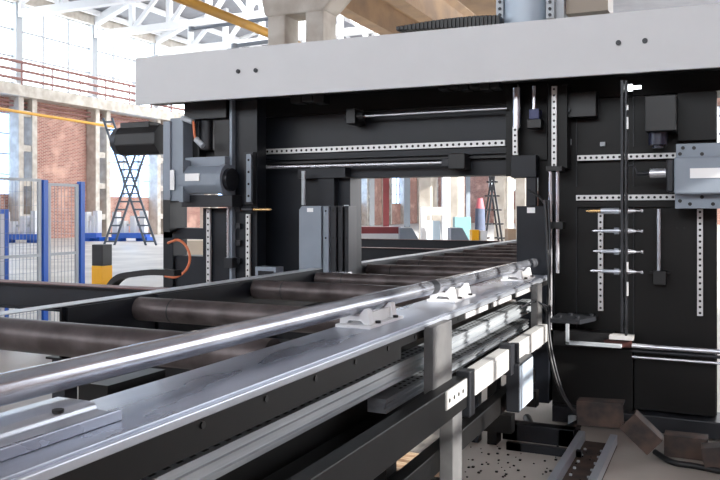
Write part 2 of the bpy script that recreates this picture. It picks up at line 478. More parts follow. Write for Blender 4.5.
lt = thing('step_ladder', 'tall crossed metal stepladder between wall column and left drill unit', 'ladder', aD(128, 245.4, 34))
for (ua, va, ub, vb, wu, n_, dd_) in ((103, 118, 146, 245.4, 9, 16, 34.0), (137, 150, 104, 245.4, 9, 12, 34.3)):
    rl = MB(); st_ = MB()
    for o_ in (0, wu): rl.bar(aD(ua+o_, va, dd_), aD(ub+o_*1.15, vb, dd_), .085, .085)
    for i in range(n_):
        f_ = (i+.5)/n_; u_ = ua+(ub-ua)*f_; st_.bar(aD(u_, va+(vb-va)*f_, dd_), aD(u_+wu*(1+.15*f_), va+(vb-va)*f_, dd_), .12, .07)
    ro_ = rl.build('side_rail', ladm, lt); st_.build('rung', ladm, ro_)
ladder('step_ladder', 'dark folding stepladder seen through the opening of the machine', 478, 506, 168, 17, 8, dgrey, .5)
# low blue based fixtures in front of brick wall
def fixture(u0, u1, d, lab):
    a, b = pt(u0, 211, d), pt(u1, 211, d); L = (b-a).length; R = Vector((C, S, 0)); o = (a+b)/2; o.z = 0
    t = thing('assembly_fixture', lab, 'fixture', o, 'fixtures along the left wall')
    m = MB(); m.bar(o-R*L/2+Vector((0,0,.28)), o+R*L/2+Vector((0,0,.28)), .8, .26)
    for s_ in (-.4, .4): m.bar(o+R*L*s_, o+R*L*s_+Vector((0,0,.2)), .5, .7)
    m.build('base', blue, t)
    for s_, hh in ((-.42, 1.05), (-.2, .6), (.1, .85), (.38, 1.1)):
        MB().bar(o+R*L*s_+Vector((0,0,.41)), o+R*L*s_+Vector((0,0,.41+hh)), .3, .3).build('post', whitep, t)
    MB().bar(o-R*L*.42+Vector((0,0,.8)), o+R*L*.38+Vector((0,0,.8)), .1, .1).build('crossbar', lgrey, t)
fixture(86, 99, 39, 'blue based fixture with white posts right beside the fence')
fixture(114, 148, 39, 'blue based fixture with white posts under the stepladder')
fixture(2, 40, 37, 'blue based fixture with white posts behind the fence mesh')
# white workbench seen in gap of left unit
# things through the machine opening
def bgbox(name, lab, cat, u0, u1, v0, d, mt, dep=.6, m2=None, top=0):
    a, b = pt(u0, v0, d), pt(u1, v0, d); R = Vector((C, S, 0)); F = Vector((-S, C, 0)); L = (b-a).length
    o = (a+b)/2; z = a.z; o.z = 0
    t = thing(name, lab, cat, o)
    m = MB(); m.bar(o+F*dep/2+Vector((0,0,0)), o+F*dep/2+Vector((0,0,z-top)), L, dep, up=F); m.build('body', mt, t)
    if m2: MB().bar(o+F*dep/2+Vector((0,0,z-top)), o+F*dep/2+Vector((0,0,z)), L, dep, up=F).build('top', m2, t)
    return t
bgbox('machine_housing', 'long white housing with red-brown top beyond the roller line', 'machine', 340, 401, 227, 13, whitep, .5, redb, .11)
def wedge(u0, u1, v0, v1, d, lab):
    a = pt(u0, v0, d); b = pt(u1, v0, d); R = Vector((C, S, 0)); F = Vector((-S, C, 0)); o = (a+b)/2; o.z = 0; L = (b-a).length
    z = a.z
    pts = [(-.5*L, 0), (.5*L, 0), (.5*L, z-.22), (0.1*L, z), (-.5*L, z)]
    v = [o+R*x+Vector((0,0,zz)) for x, zz in pts]+[o+R*x+Vector((0,0,zz))+F*.5 for x, zz in pts]; n = 5
    m = MB().add(v, [tuple(range(n))[::-1], tuple(range(n, 2*n))]+[(i, (i+1) % n, n+(i+1) % n, n+i) for i in range(n)])
    tag(m.build('machine_guard', mgrey), lab, 'guard')
wedge(400, 420, 228, 243, 12.5, 'grey guard with sloped corner beside the red-topped housing')
wedge(451, 470, 228, 243, 12.5, 'grey guard with sloped corner right of the white portal')
# white portal machine
p = pt(435, 211, 16); R = Vector((C, S, 0)); F = Vector((-S, C, 0)); o = Vector((p.x, p.y, 0))
t = thing('portal_machine', 'white portal frame machine in middle of the opening view', 'machine', o)
MB().bar(o-R*.24, o-R*.24+Vector((0,0,1.42)), .1, .3, up=F).build('post', whitep, t)
MB().bar(o+R*.22, o+R*.22+Vector((0,0,2.6)), .15, .3, up=F).build('post', whitep, t)
MB().bar(o-R*.29+Vector((0,0,1.5)), o+R*.14+Vector((0,0,1.5)), .3, .16).build('lintel', whitep, t)
MB().bar(o-R*.03+F*.05, o-R*.03+F*.05+Vector((0,0,1.3)), .28, .1, up=F).build('door', mat('pale_blue_door', (190, 208, 222), .5), t)
# wrapped post with red top
p = pt(480, 211, 15); o = Vector((p.x, p.y, 0)); t = thing('wrapped_post', 'slate grey wrapped post with red cap seen through the opening', 'post', o)
MB().cyl(o, o+Vector((0,0,1.55)), .13, .09).build('wrap', mat('slate_cloth', (95, 105, 128), .8, 0, .2, 6), t)
MB().cyl(o+Vector((0,0,1.55)), o+Vector((0,0,1.75)), .09, .05).build('cap', mat('red_cap', (190, 100, 110), .6), t)
bgbox('teal_machine', 'small teal machine right of the white portal', 'machine', 455, 471, 217, 17, teal, .4)
bgbox('yellow_crate', 'small yellow crate beside the wrapped post', 'crate', 472, 479, 230, 13.5, yel, .3)
bgbox('white_crate', 'small white crate right of the yellow one', 'crate', 480.5, 487, 231, 13.5, whitep, .3)
bgbox('tan_crate', 'small tan crate near right edge of the opening view', 'crate', 508, 516, 229, 13.5, concd, .3)
# storage pillars
for (u, wd, d, mt, lb) in ((372, 5, 30, lgrey, 'thin grey pillar at left edge of the opening view'), (386, 6, 28, redb, 'red-brown pillar seen through the machine opening'),
                           (407, 6, 27, mgrey, 'blue-grey pillar left of the white portal'), (423, 5, 26, conc, 'pale pillar just left of the white portal'),
                           (455, 7, 25, conc, 'pale pillar just right of the white portal'), (468, 4, 24, mgrey, 'blue-grey pillar behind the teal machine'), (510, 6, 22, conc, 'pale pillar at right edge of the opening view')):
    p = pt(u, 211, d); o = Vector((p.x, p.y, 0)); ww = wd*d/FPX
    t = thing('hall_pillar', lb, 'pillar', o, 'pillars far behind the machine')
    MB().bar(o, o+Vector((0,0,6)), ww, ww, up=F).build('shaft', mt, t)
    MB().bar(o, o+Vector((0,0,.9)), ww*1.5, ww*1.5, up=F).build('plinth', whitep, t)
# light bench seen in the gap under the left unit
bgbox('workbench', 'pale workbench seen in the gap under the left drill unit', 'bench', 176, 204, 241, 10.5, mat('bench_top', (215, 200, 180), .6), .5)
# big blurry white cabinets at the left behind the bollard
# ================================================================== GANTRY
W = 5.75
gantry = thing('drilling_gantry', 'large dark gantry machine frame with pale grey cover beam across top', 'machine', (-2.2, W, 0))
ga = gantry
# cover beam (slightly skewed)
pl = aY(135, 103, 5.1); pr_ = aY(760, 70, 5.26)
zb, zt = 2.38, 2.772
a = Vector((pl.x, 5.1, 0)); b = Vector((pr_.x+.6, 5.28, 0)); dd = (b-a).normalized(); nn = Vector((-dd.y, dd.x, 0))
v = [a, b, b+nn*.03, a+nn*.03]
m = MB().add([p+Vector((0,0,zb)) for p in v]+[p+Vector((0,0,zt)) for p in v], [(0,3,2,1),(4,5,6,7),(0,1,5,4),(1,2,6,5),(2,3,7,6),(3,0,4,7)])
beam = m.build('cover_beam', cover, ga, bevel=.004, label='pale grey cover beam')
v = [a+nn*.03, b+nn*.03, b+nn*.3, a+nn*.3]
MB().add([p+Vector((0,0,zb+.03)) for p in v]+[p+Vector((0,0,zt-.01)) for p in v], [(0,3,2,1),(4,5,6,7),(0,1,5,4),(1,2,6,5),(2,3,7,6),(3,0,4,7)]).build('beam_shade_box', blackr, ga)  # black box so the underside of the cover reads as shade
def onbeam(u, v_):
    rx, ry = ray(u); # intersect with beam plane
    n = Vector((-dd.y, dd.x, 0)); d = a.dot(n)/(rx*n.x+ry*n.y); return Vector((rx*d, ry*d, H-(v_-VH)*d/FPX))
for (u, vv) in ((238.5, 71.5), (256, 70.5), (618.5, 43), (645, 41)):
    p = onbeam(u, vv); MB().cyl(p+nn*.01, p-nn*.012, .017, n=16).cyl(p-nn*.012, p-nn*.018, .009, n=6).build('bolt', dgrey, beam)
# dark structure behind the cover beam
MB().box(aY(228, 0, W).x, .9, W+.02, W+.4, 2.31, 2.74).build('cross_beam', blackr, ga)
# main walls
hl = aY(361.5, 177, W+.22).x; hr = aY(538, 177, W).x; hz = 1.5+35*(W/ray(440)[1])/FPX
m = MB(); xl = aY(256, 0, W).x
m.box(xl, hl, W, W+.22, 0, 2.3)
m.box(hl, hr, W, W+.22, hz, 2.3)
m.build('back_wall', black, ga)
xr = aY(717, 0, W).x
MB().box(hr, xr, W, W+.5, .12, 2.3).build('side_wall', blackr, ga)
# seams
s_ = MB()
for u in (553.5, 576, 633): yb(s_, u, u+.8, 92, 402, W-.012, .012)
s_.build('seam', dgrey, ga)
# ghost panels on the right wall
m = MB(); yb(m, 577, 675, 147, 155, W-.03, .03); yb(m, 575, 678, 186, 207, W-.03, .03); m.build('rail_support', blackr, ga)
# helper for drilled rail
def rail(name, u0, v0, u1, v1, Y, wpx, n, horiz, parent=ga, th=.025, mt=railm):
    p0 = aY(u0, v0, Y); p1 = aY(u1, v1, Y); d = Y/ray((u0+u1)/2)[1]; w_ = wpx*d/FPX
    if horiz: zz = (p0.z+p1.z)/2; p0.z = p1.z = zz; m = MB().box(p0.x, p1.x, Y, Y+th, zz-w_/2, zz+w_/2)
    else: xx = (p0.x+p1.x)/2; p0.x = p1.x = xx; m = MB().box(xx-w_/2, xx+w_/2, Y, Y+th, p0.z, p1.z)
    ro = m.build(name, mt, parent, bevel=.002)
    h = MB()
    for i in range(n):
        q = p0.lerp(p1, (i+.5)/n); h.cyl(q+Vector((0,.004,0)), q-Vector((0,.0012,0)), w_*.24, n=10)
    h.build('bolt_hole', holem, ro)
    return ro
rail('linear_rail', 265, 151, 505, 143.5, W-.06, 5.6, 44, True)
m = MB(); yb(m, 262, 508, 146, 157, W-.035, .035); m.build('rail_support', black, ga)
m = MB(); yb(m, 262, 508, 159, 161, W-.06, .06); m.build('ledge', rubber, ga)
rail('linear_rail', 577, 158, 676, 155.5, W-.055, 5.6, 17, True)
rail('linear_rail', 576, 197, 676, 198, W-.055, 5.6, 17, True)
rail('linear_rail', 600.5, 213, 600.5, 311, W-.03, 5, 16, False)
rail('linear_rail', 700, 209, 700, 316, W-.03, 5.4, 18, False)
rail('linear_rail', 554, 86, 554, 168, W-.2, 5, 13, False)
m = MB(); yb(m, 557, 567, 86, 168, W-.175, .17); yb(m, 548, 557, 86, 168, W-.175, .17); m.build('rail_support', blackr, ga)
# long screws on the bridge
def screw(u0, v0, u1, v1, Y, r, rb, thread=False):
    p0, p1 = aY(u0, v0, Y), aY(u1, v1, Y); z = (p0.z+p1.z)/2; p0.z = p1.z = z
    m = MB().cyl(p0, p1, r, n=12)
    if thread:
        x = p0.x
        while x < p0.x+(p1.x-p0.x)*.8: m.cyl((x, Y, z), (x+.008, Y, z), r*1.35, n=12); x += .022
    return m.build('lead_screw', chrome, ga), p0, p1
_, p0, p1 = screw(357, 115.5, 507, 109.5, W-.14, .009, 0)
MB().box(p0.x-.07, p0.x+.01, W-.2, W, p0.z-.06, p0.z+.06).cyl((p0.x-.09, W-.14, p0.z), (p0.x+.06, W-.14, p0.z), .035, n=12).build('bearing_block', rubber, ga, bevel=.006)
_, p0, p1 = screw(262, 167, 450, 163, W-.12, .011, 0, True)
MB().box(p1.x, p1.x+.13, W-.17, W, p1.z-.055, p1.z+.065).build('bearing_block', rubber, ga, bevel=.008)
MB().box(p1.x-.06, p1.x, W-.15, W-.07, p1.z-.03, p1.z+.03).build('nut', dgrey, ga, bevel=.004)
# wavy dark hose carrier under the beam
for (u0, u1, v0, v1) in ((290, 324, 95, 104), (438, 500, 84, 89)):
    m = MB(); n = max(3, int((u1-u0)/9)); Y = W-.35
    for i in range(n):
        ua, ub = u0+(u1-u0)*i/n, u0+(u1-u0)*(i+1)/n
        yb(m, ua, ub-.3, v0-6, (v0+v1)/2+ (2 if i % 2 else 3.5), Y, .12)
    m.build('cable_carrier', rubber, ga, bevel=.01)
# left column of the gantry
Yc = 5.42
m = MB(); yb(m, 232, 257, 90, 400, Yc, .14); m.build('leg', black, ga)
m = MB(); yb(m, 229.5, 232, 90, 400, Yc-.05, .2); m.build('edge_strip', mgrey, ga)
m = MB(); yb(m, 244.5, 253, 152, 204, Yc-.05, .05); m.build('rail_bracket', dgrey, ga)
rail('linear_rail', 248.5, 154, 248.5, 202, Yc-.07, 5.4, 4, False, mt=mgrey)
rail('linear_rail', 247.5, 214, 247.5, 285, Yc-.04, 4.4, 12, False)
m = MB(); yb(m, 203, 229, 208, 400, Yc+.02, .25); m.build('leg', black, ga)
rail('linear_rail', 208, 209, 208, 290, Yc-.02, 4.4, 13, False)
m = MB()
for vv in (209, 226, 243, 261): yb(m, 235, 240, vv-2.5, vv+2.5, Yc-.03, .03)
m.build('clamp_lug', dgrey, ga)
p0, p1 = aY(228, 205, Yc-.06), aY(228, 258, Yc-.06); p0.x = p1.x
MB().cyl(p0, p1, .011, n=10).build('guide_rod', chrome, ga)
m = MB(); yb(m, 224, 232, 258, 268, Yc-.1, .1); m.build('bearing_block', dgrey, ga)
# left outrigger and base below left unit
m = MB(); yb(m, 163, 204, 228, 239, Yc+.02, .2); yb(m, 163, 173, 200, 330, Yc+.02, .2); yb(m, 173, 204, 256, 330, Yc+.05, .2); yb(m, 140, 163, 290, 340, Yc+.05, .3)
m.build('outrigger', black, ga, bevel=.006)
# left wall attachments: small dark box, cylinder bits
m = MB(); yb(m, 255, 276, 267, 292, Yc-.1, .12); m.build('limit_switch_box', mgrey, ga, bevel=.005)
m = MB(); yb(m, 258, 273, 271, 292, Yc-.11, .01); m.build('box_window', black, ga)
# hole-side vertical details: vertical bars over left wall
m = MB(); yb(m, 344, 347, 205, 275, W-.04, .04); yb(m, 301.5, 304.5, 171, 205, W-.2, .02); m.build('vertical_strip', lgrey, ga)
m = MB(); yb(m, 318, 334, 171, 207, W-.08, .08); yb(m, 298, 345, 168, 178, W-.1, .1); m.build('cylinder_mount', black, ga)
# column at 505-550 with plates
Yp = 5.6
m = MB(); yb(m, 506, 517, 84, 176, Yp+.05, .12); m.build('post', blackr, ga)
m = MB(); yb(m, 517, 547, 84, 160, Yp+.12, .08); m.build('mount_panel', blackr, ga)
m = MB(); yb(m, 511, 536, 155, 177.5, Yp, .1); yb(m, 526, 536, 177.5, 206, Yp, .06); m.build('plate', black, ga, bevel=.004)
m = MB(); yb(m, 516.5, 549, 206, 402, Yp, .14); m.build('plate', black, ga, bevel=.004)
m = MB(); yb(m, 527, 535, 207.5, 213, Yp-.003, .003); m.build('label_plate', labelm, ga)
m = MB(); p0, p1 = aY(516.5, 88, Yp), aY(516.5, 128, Yp); p1.x = p0.x; m.cyl(p0, p1, .028, n=16); m.build('cylinder', chrome, ga)
rail('linear_rail', 515, 127, 515, 155, Yp-.02, 5, 5, False)
m = MB(); p0, p1 = aY(534, 86, Yp), aY(534, 113, Yp); p1.x = p0.x; m.cyl(p0, p1, .014, n=12); m.build('piston_rod', chrome, ga)
m = MB(); yb(m, 529, 539, 109, 119, Yp-.03, .1); m.build('nut_housing', mat('navy_plastic', (38, 44, 92), .4), ga, bevel=.004)
m = MB(); yb(m, 527, 541, 119, 128, Yp-.03, .1); m.build('clamp_block', rubber, ga, bevel=.004)
for u in (550.5, 557.5):
    p0, p1 = aY(u, 170, Yp-.08), aY(u, 273 if u > 555 else 330, Yp-.08); p1.x = p0.x
    MB().cyl(p0, p1, .0125, n=12).build('guide_rod', chrome, ga)
m = MB(); yb(m, 545, 563, 222, 229, Yp-.12, .1); yb(m, 546, 562, 166, 171, Yp-.12, .12); m.build('rod_clamp', rubber, ga, bevel=.003)
# right side boxes
m = MB(); yb(m, 562, 596, 92, 117, W-.12, .12); yb(m, 562, 568, 84, 92, W-.12, .1); m.build('junction_box', rubber, ga, bevel=.005)
p = aY(568, 110, W-.12); MB().cyl(p, p-Vector((0,.02,0)), .02, n=14).build('knob', dgrey, ga)
m = MB(); yb(m, 645, 676, 95, 131, W-.3, .28); m.build('motor_box', rubber, ga, bevel=.006)
p0, p1 = aY(658, 131, W-.18), aY(658, 145, W-.18); p1.x = p0.x
MB().cyl(p0, p1, .06, n=18).cyl(p1, p1-Vector((0,0,.02)), .035, n=14).build('motor_flange', mat('dark_navy', (34, 38, 58), .3), ga)
m = MB(); yb(m, 678, 716, 92, 140, W-.06, .06); m.build('recess_panel', blackr, ga)
m = MB(); yb(m, 567, 571, 139, 145, W-.03, .03); yb(m, 600, 605, 142, 146, W-.03, .03); m.build('bracket', lgrey, ga)
p = aY(634, 87.5, W-.3); MB().box(p.x-.045, p.x-.01, p.y-.02, p.y+.02, p.z-.02, p.z+.02).cyl((p.x-.01, p.y, p.z), (p.x+.045, p.y, p.z), .012, n=10).build('work_lamp', frost, ga)
# vertical rod and block
p0, p1 = aY(658.8, 209, W-.07), aY(658.8, 272, W-.07); p1.x = p0.x
MB().cyl(p0, p1, .013, n=12).build('guide_rod', steel, ga)
m = MB(); yb(m, 653, 666, 271, 285, W-.1, .1); yb(m, 649, 670, 272, 274, W-.05, .05); m.build('bearing_block', rubber, ga, bevel=.004)
h = MB()
for (u, vv) in ((590, 205), (584, 188), (677, 228), (684, 228), (608, 192), (529, 100), (543, 99), (590, 152), (640, 150), (662, 152)):
    p = aY(u, vv, W if u > 550 else Yp+.12); h.cyl(p+Vector((0,.004,0)), p-Vector((0,.003,0)), .007, n=8)
h.build('bolt_hole', holem, ga)
# lower front boxes
m = MB(); yb(m, 552, 633, 347, 419, W-.12, .12); m.build('lower_box', blackr, ga, bevel=.004)
m = MB(); yb(m, 634, 716, 352, 413, W-.1, .1); m.build('lower_box', blackr, ga, bevel=.004)
m = MB(); m.box(aY(552, 0, W-.2).x, .25, W-.2, W+.1, .02, .13); m.build('plinth', dgrey, ga, bevel=.005)
# chrome pipes at right
p0 = aY(632, 346.5, W-.2); p1 = aY(722, 351, W-.2); z = (p0.z+p1.z)/2
MB().cyl((p0.x, W-.2, z), (p1.x, W-.2, z), .016, n=14).build('pipe', chrome, ga)
MB().cyl((p0.x, W-.2, z-.035), (p1.x, W-.2, z-.035), .011, n=12).build('pipe', dgrey, ga)
MB().cyl((p0.x, W-.2, z-.075), (p1.x, W-.2, z-.075), .009, n=12).build('pipe', chrome, ga)
# corner bracket with bolts
pa_ = aY(552, 322, W-.3)
z0 = pa_.z
x0, x1 = aY(551, 0, W-.3).x, aY(596, 0, W-.1).x
m = MB().add([(x0, W-.34, z0), (x0+.2, W-.34, z0), (x1, W-.12, z0), (x1, W-.02, z0), (x0, W-.02, z0), (x0, W-.34, z0+.03), (x0+.2, W-.34, z0+.03), (x1, W-.12, z0+.03), (x1, W-.02, z0+.03), (x0, W-.02, z0+.03)],
   [(4,3,2,1,0), (5,6,7,8,9), (0,1,6,5), (1,2,7,6), (2,3,8,7), (3,4,9,8), (4,0,5,9)])
bk = m.build('corner_bracket', dgrey, ga)
h = MB()
for (dx, dy) in ((.05, -.26), (.17, -.26), (.1, -.12), (.24, -.1)): h.cyl((x0+dx, W+dy, z0+.03), (x0+dx, W+dy, z0+.045), .016, n=6)
h.build('bolt', dgrey, bk)
m = MB(); zz = aY(580, 343, W-.3).z
m.box(x0+.11, x0+.13, W-.36, W-.34, zz, z0); m.box(x0+.11, aY(622, 0, W-.3).x, W-.36, W-.3, zz-.006, zz+.012)
m.build('angle_strip', lgrey, ga)
m = MB(); yb(m, 609, 633, 336, 340, W-.22, .12); m.build('small_shelf', railm, ga)
m = MB(); yb(m, 604, 631, 341, 347, W-.2, .1); m.build('terminal', mat('maroon', (78, 40, 36), .5), ga)
m = MB(); yb(m, 553, 612, 332, 347, W-.15, .15); m.build('cable_duct', rubber, ga)
# top of gantry: cable chain, cylinder, posts
m = MB(); prev = None
for i in range(26):
    u = 396+i*(104/26); vt = 27-12*math.sin(min(1, (i+1)/26*1.0)*math.pi/2); Y = W-.15
    vb = 30
    yb(m, u, u+3.4, vt, vb-i*.18, Y, .25)
m.build('cable_chain', rubber, ga, bevel=.003)
m = MB(); p = aY(524, 10, W); m.cyl((p.x, W+.05, 2.74), (p.x, W+.05, 3.2), .16, n=28); m.cyl((p.x, W+.05, 2.77), (p.x, W+.05, 2.86), .18, n=28)
m.build('hydraulic_cylinder', mat('pale_blue_grey', (176, 190, 204), .35, 0, .05, 4), ga)
m = MB(); yb(m, 496, 503, -25, 22, W-.05, .1); yb(m, 546, 554, -25, 18, W-.05, .1); yb(m, 556, 564, -25, 18, W, .1); m.build('bolted_post', lgrey, ga)
h = MB()
for vv in (2, 9, 15): 
    for u in (500, 550): p = aY(u, vv, W-.05); h.cyl(p, p-Vector((0,.012,0)), .012, n=8)
h.build('bolt', dgrey, ga)
m = MB(); yb(m, 566, 608, -20, 12, W+.05, .3); m.build('cabinet', mat('taupe_panel', (150, 138, 124), .5), ga)

# ---------------------------------------------------------------- left horizontal drill unit
dl = thing('drill_unit', 'grey spindle unit with black side motor on left leg of machine', 'machine', (aY(200, 0, 5.3).x, 5.3, 1.55))
Yd = 5.25
pc0 = aY(125, 140.5, Yd+.15); pc1 = aY(164, 140.5, Yd+.15); z = (pc0.z+pc1.z)/2
rr = 15.5*6.9/FPX
mo = MB().cyl((pc0.x, Yd+.15, z), (pc1.x, Yd+.15, z), rr, n=8).build('motor', rubber, dl, bevel=.012)
MB().cyl((pc0.x-.07, Yd+.15, z), (pc0.x, Yd+.15, z), rr*.86, rr*.97, n=24).build('end_cap', dgrey, mo)
m = MB(); yb(m, 120, 149, 122, 131, Yd+.08, .16); m.build('terminal_box', rubber, mo, bevel=.006)
m = MB(); yb(m, 163, 170, 121, 200, Yd, .3); yb(m, 170, 183, 118, 201, Yd+.02, .3); m.build('gearbox_housing', mgrey, dl, bevel=.005)
m = MB(); yb(m, 170, 174, 170, 190, Yd-.004, .01); m.build('label_plate', labelm, dl)
m = MB(); yb(m, 179, 183, 160, 202, Yd-.06, .1); yb(m, 183, 225, 157, 166, Yd+.05, .2); m.build('side_bracket', mgrey, dl)
p0, p1 = aY(185, 180, Yd+.02), aY(222, 180, Yd+.02); z = (p0.z+p1.z)/2
sm = MB(); rr2 = 15*6.4/FPX
sm.cyl((p0.x, Yd+.05, z), (p1.x, Yd+.05, z), rr2, n=8); so = sm.build('spindle_motor', mgrey, dl, bevel=.01)
MB().cyl((p1.x, Yd+.05, z), (p1.x+.045, Yd+.05, z), rr2*1.02, n=28).build('end_flange', mgrey, so)
MB().cyl((p1.x+.045, Yd+.05, z), (p1.x+.08, Yd+.05, z), rr2*.75, n=28).build('shaft_seal', dgrey, so)
m = MB(); q = z; m.box(p0.x+.07, p0.x+.21, Yd+.05-rr2*.97-.004, Yd+.05-rr2*.9, q-.01, q+.05); m.build('label_plate', labelm, so)
m = MB(); yb(m, 181, 232, 195, 207, Yd+.03, .15); m.build('carriage', dgrey, dl, bevel=.005)
m = MB(); yb(m, 163, 170, 161, 232, Yd+.1, .2); m.build('rear_bracket', rubber, dl)
m = MB(); yb(m, 184, 226, 96, 119, Yd+.1, .25); yb(m, 190, 199, 119, 158, Yd+.15, .2); yb(m, 214, 229, 119, 163, Yd+.15, .2); yb(m, 199, 214, 119, 158, Yd+.25, .1)
m.build('upper_housing', rubber, dl, bevel=.006)
p0, p1 = aY(207, 120, Yd+.2), aY(207, 150, Yd+.2); p1.x = p0.x
MB().cyl(p0, p1, .06, n=20).build('vertical_cylinder', dgrey, dl)
pts = [aY(183, 119, Yd), aY(188, 119.5, Yd), aY(193, 122, Yd), aY(194, 128, Yd), aY(195, 137, Yd), aY(199, 143, Yd)]
MB().tube(spline(pts), .011).build('cable', orange, dl)
MB().cyl(aY(182, 118, Yd), aY(193, 122, Yd), .022, n=12).cyl(aY(196, 139, Yd), aY(203, 146, Yd), .025, n=12).build('cable_gland', lgrey, dl)
p0, p1 = aY(253, 209.5, Yc-.08), aY(272, 209.5, Yc-.08); p1.z = p0.z
dr = thing('twist_drill', 'gold tipped drill bit poking right from the left leg', 'drill bit', p0)
MB().cyl(p0-Vector((.1, 0, 0)), p0, .022, n=14).build('holder', dgrey, dr)
MB().cyl(p0, p1-Vector((.02, 0, 0)), .012, n=12).cyl(p1-Vector((.02, 0, 0)), p1, .012, .002, n=12).build('drill_tip', gold, dr)
# cable loop left
cl = spline([aY(168, 243, 5.2), aY(178, 240, 5.2), aY(186, 246, 5.2), aY(190, 258, 5.2), aY(186, 270, 5.2), aY(176, 277, 5.2), aY(165, 276, 5.2)])
tag(MB().tube(cl, .011).build('cable_loop', orange), 'orange cable looping beside the left leg of the machine', 'cable')
# black cable carrier arch
ar = spline([aY(106, 300, 4.9), aY(112, 286, 4.9), aY(121, 277, 4.9), aY(135, 274, 4.9), aY(155, 272, 4.9), aY(178, 273, 4.9)], 6)
m = MB()
for a_, b_ in zip(ar, ar[1:]): m.bar(a_, b_, .09, .045)
m.bar(ar[0], Vector((ar[0].x, ar[0].y, .0)), .09, .045, up=(0,1,0))
tag(m.build('cable_carrier', rubber), 'black arched cable carrier right of the yellow and black bollard', 'cable carrier')

# ---------------------------------------------------------------- clamp plate stack
Ys = 5.45
st = thing('clamp_block', 'grey upright plate block with three darker plates before the opening', 'machine part', (aY(320, 0, Ys).x, Ys, .8))
m = MB(); x0, x1 = aY(299, 0, Ys).x, aY(321, 0, Ys).x; zt_, zb_ = aY(310, 206, Ys).z, aY(310, 285, Ys).z
m.prism([(x0, zb_), (x1, zb_), (x1, zt_), (x0+.025, zt_), (x0, zt_-.03)], 'y', Ys, Ys+.16); m.build('front_plate', mgrey, st, bevel=.003)
m = MB(); yb(m, 307, 313, 208, 212, Ys-.003, .003); m.build('label_plate', labelm, st)
for i, (u0, u1) in enumerate(((323, 328.5), (330.5, 336), (338, 342.5), (344.5, 348.5))):
    m = MB(); yb(m, u0, u1, 206, 282, Ys+.02+.02*i, .15)
    pp = m.build('side_plate', dgrey if i else mgrey, st, bevel=.003)
    h = MB()
    for vv in (211, 238): q = aY((u0+u1)/2, vv, Ys+.02+.02*i); h.cyl(q, q-Vector((0,.004,0)), .008, n=8)
    h.build('bolt_hole', holem, pp)
    q = aY((u0+u1)/2, 274.5, Ys-.02); MB().cyl(q, q+Vector((0,.06,0)), .02, n=14).build('pin', chrome, pp)

# ---------------------------------------------------------------- right drill unit
ru = thing('drill_unit', 'blue-grey spindle unit on the right wall cut by the picture edge', 'machine', (aY(700, 0, 5.3).x, 5.3, 1.5))
Yr = 5.35
m = MB(); yb(m, 676, 760, 142.5, 158, Yr+.1, .25); yb(m, 675, 760, 193, 208.5, Yr+.1, .25); m.build('carriage_plate', mgrey, ru, bevel=.004)
m = MB(); yb(m, 674, 760, 156, 194, Yr, .3); hb = m.build('spindle_housing', mgrey, ru, bevel=.012)
m = MB(); yb(m, 666.5, 674, 159, 192, Yr+.03, .24); m.build('end_ring', dgrey, ru, bevel=.01)
m = MB(); yb(m, 690, 722, 168, 178, Yr-.004, .004); m.build('label_plate', labelm, hb)
p0 = aY(666, 173, Yr+.14); 
MB().cyl(p0, p0-Vector((.1, 0, 0)), .032, n=18).build('spindle_nose', chrome, ru)
MB().cyl(p0-Vector((.1, 0, 0)), p0-Vector((.18, 0, 0)), .014, n=14).build('shank', dgrey, ru)
MB().tube(spline([p0+Vector((-.18, .02, .0)), p0+Vector((-.2, .02, .05)), p0+Vector((-.24, .02, .05)), p0+Vector((-.24, .02, .01))]), .006).build('coolant_pipe', dgrey, ru)
h = MB()
for (u, vv) in ((683, 148), (694, 148), (680, 154), (702, 154), (680, 201), (702, 197), (690, 204), (713, 204)):
    q = aY(u, vv, Yr+.1 if vv > 195 or vv < 152 else Yr+.1); h.cyl(q, q-Vector((0,.008,0)), .012, n=10)
h.build('bolt', rubber, ru)
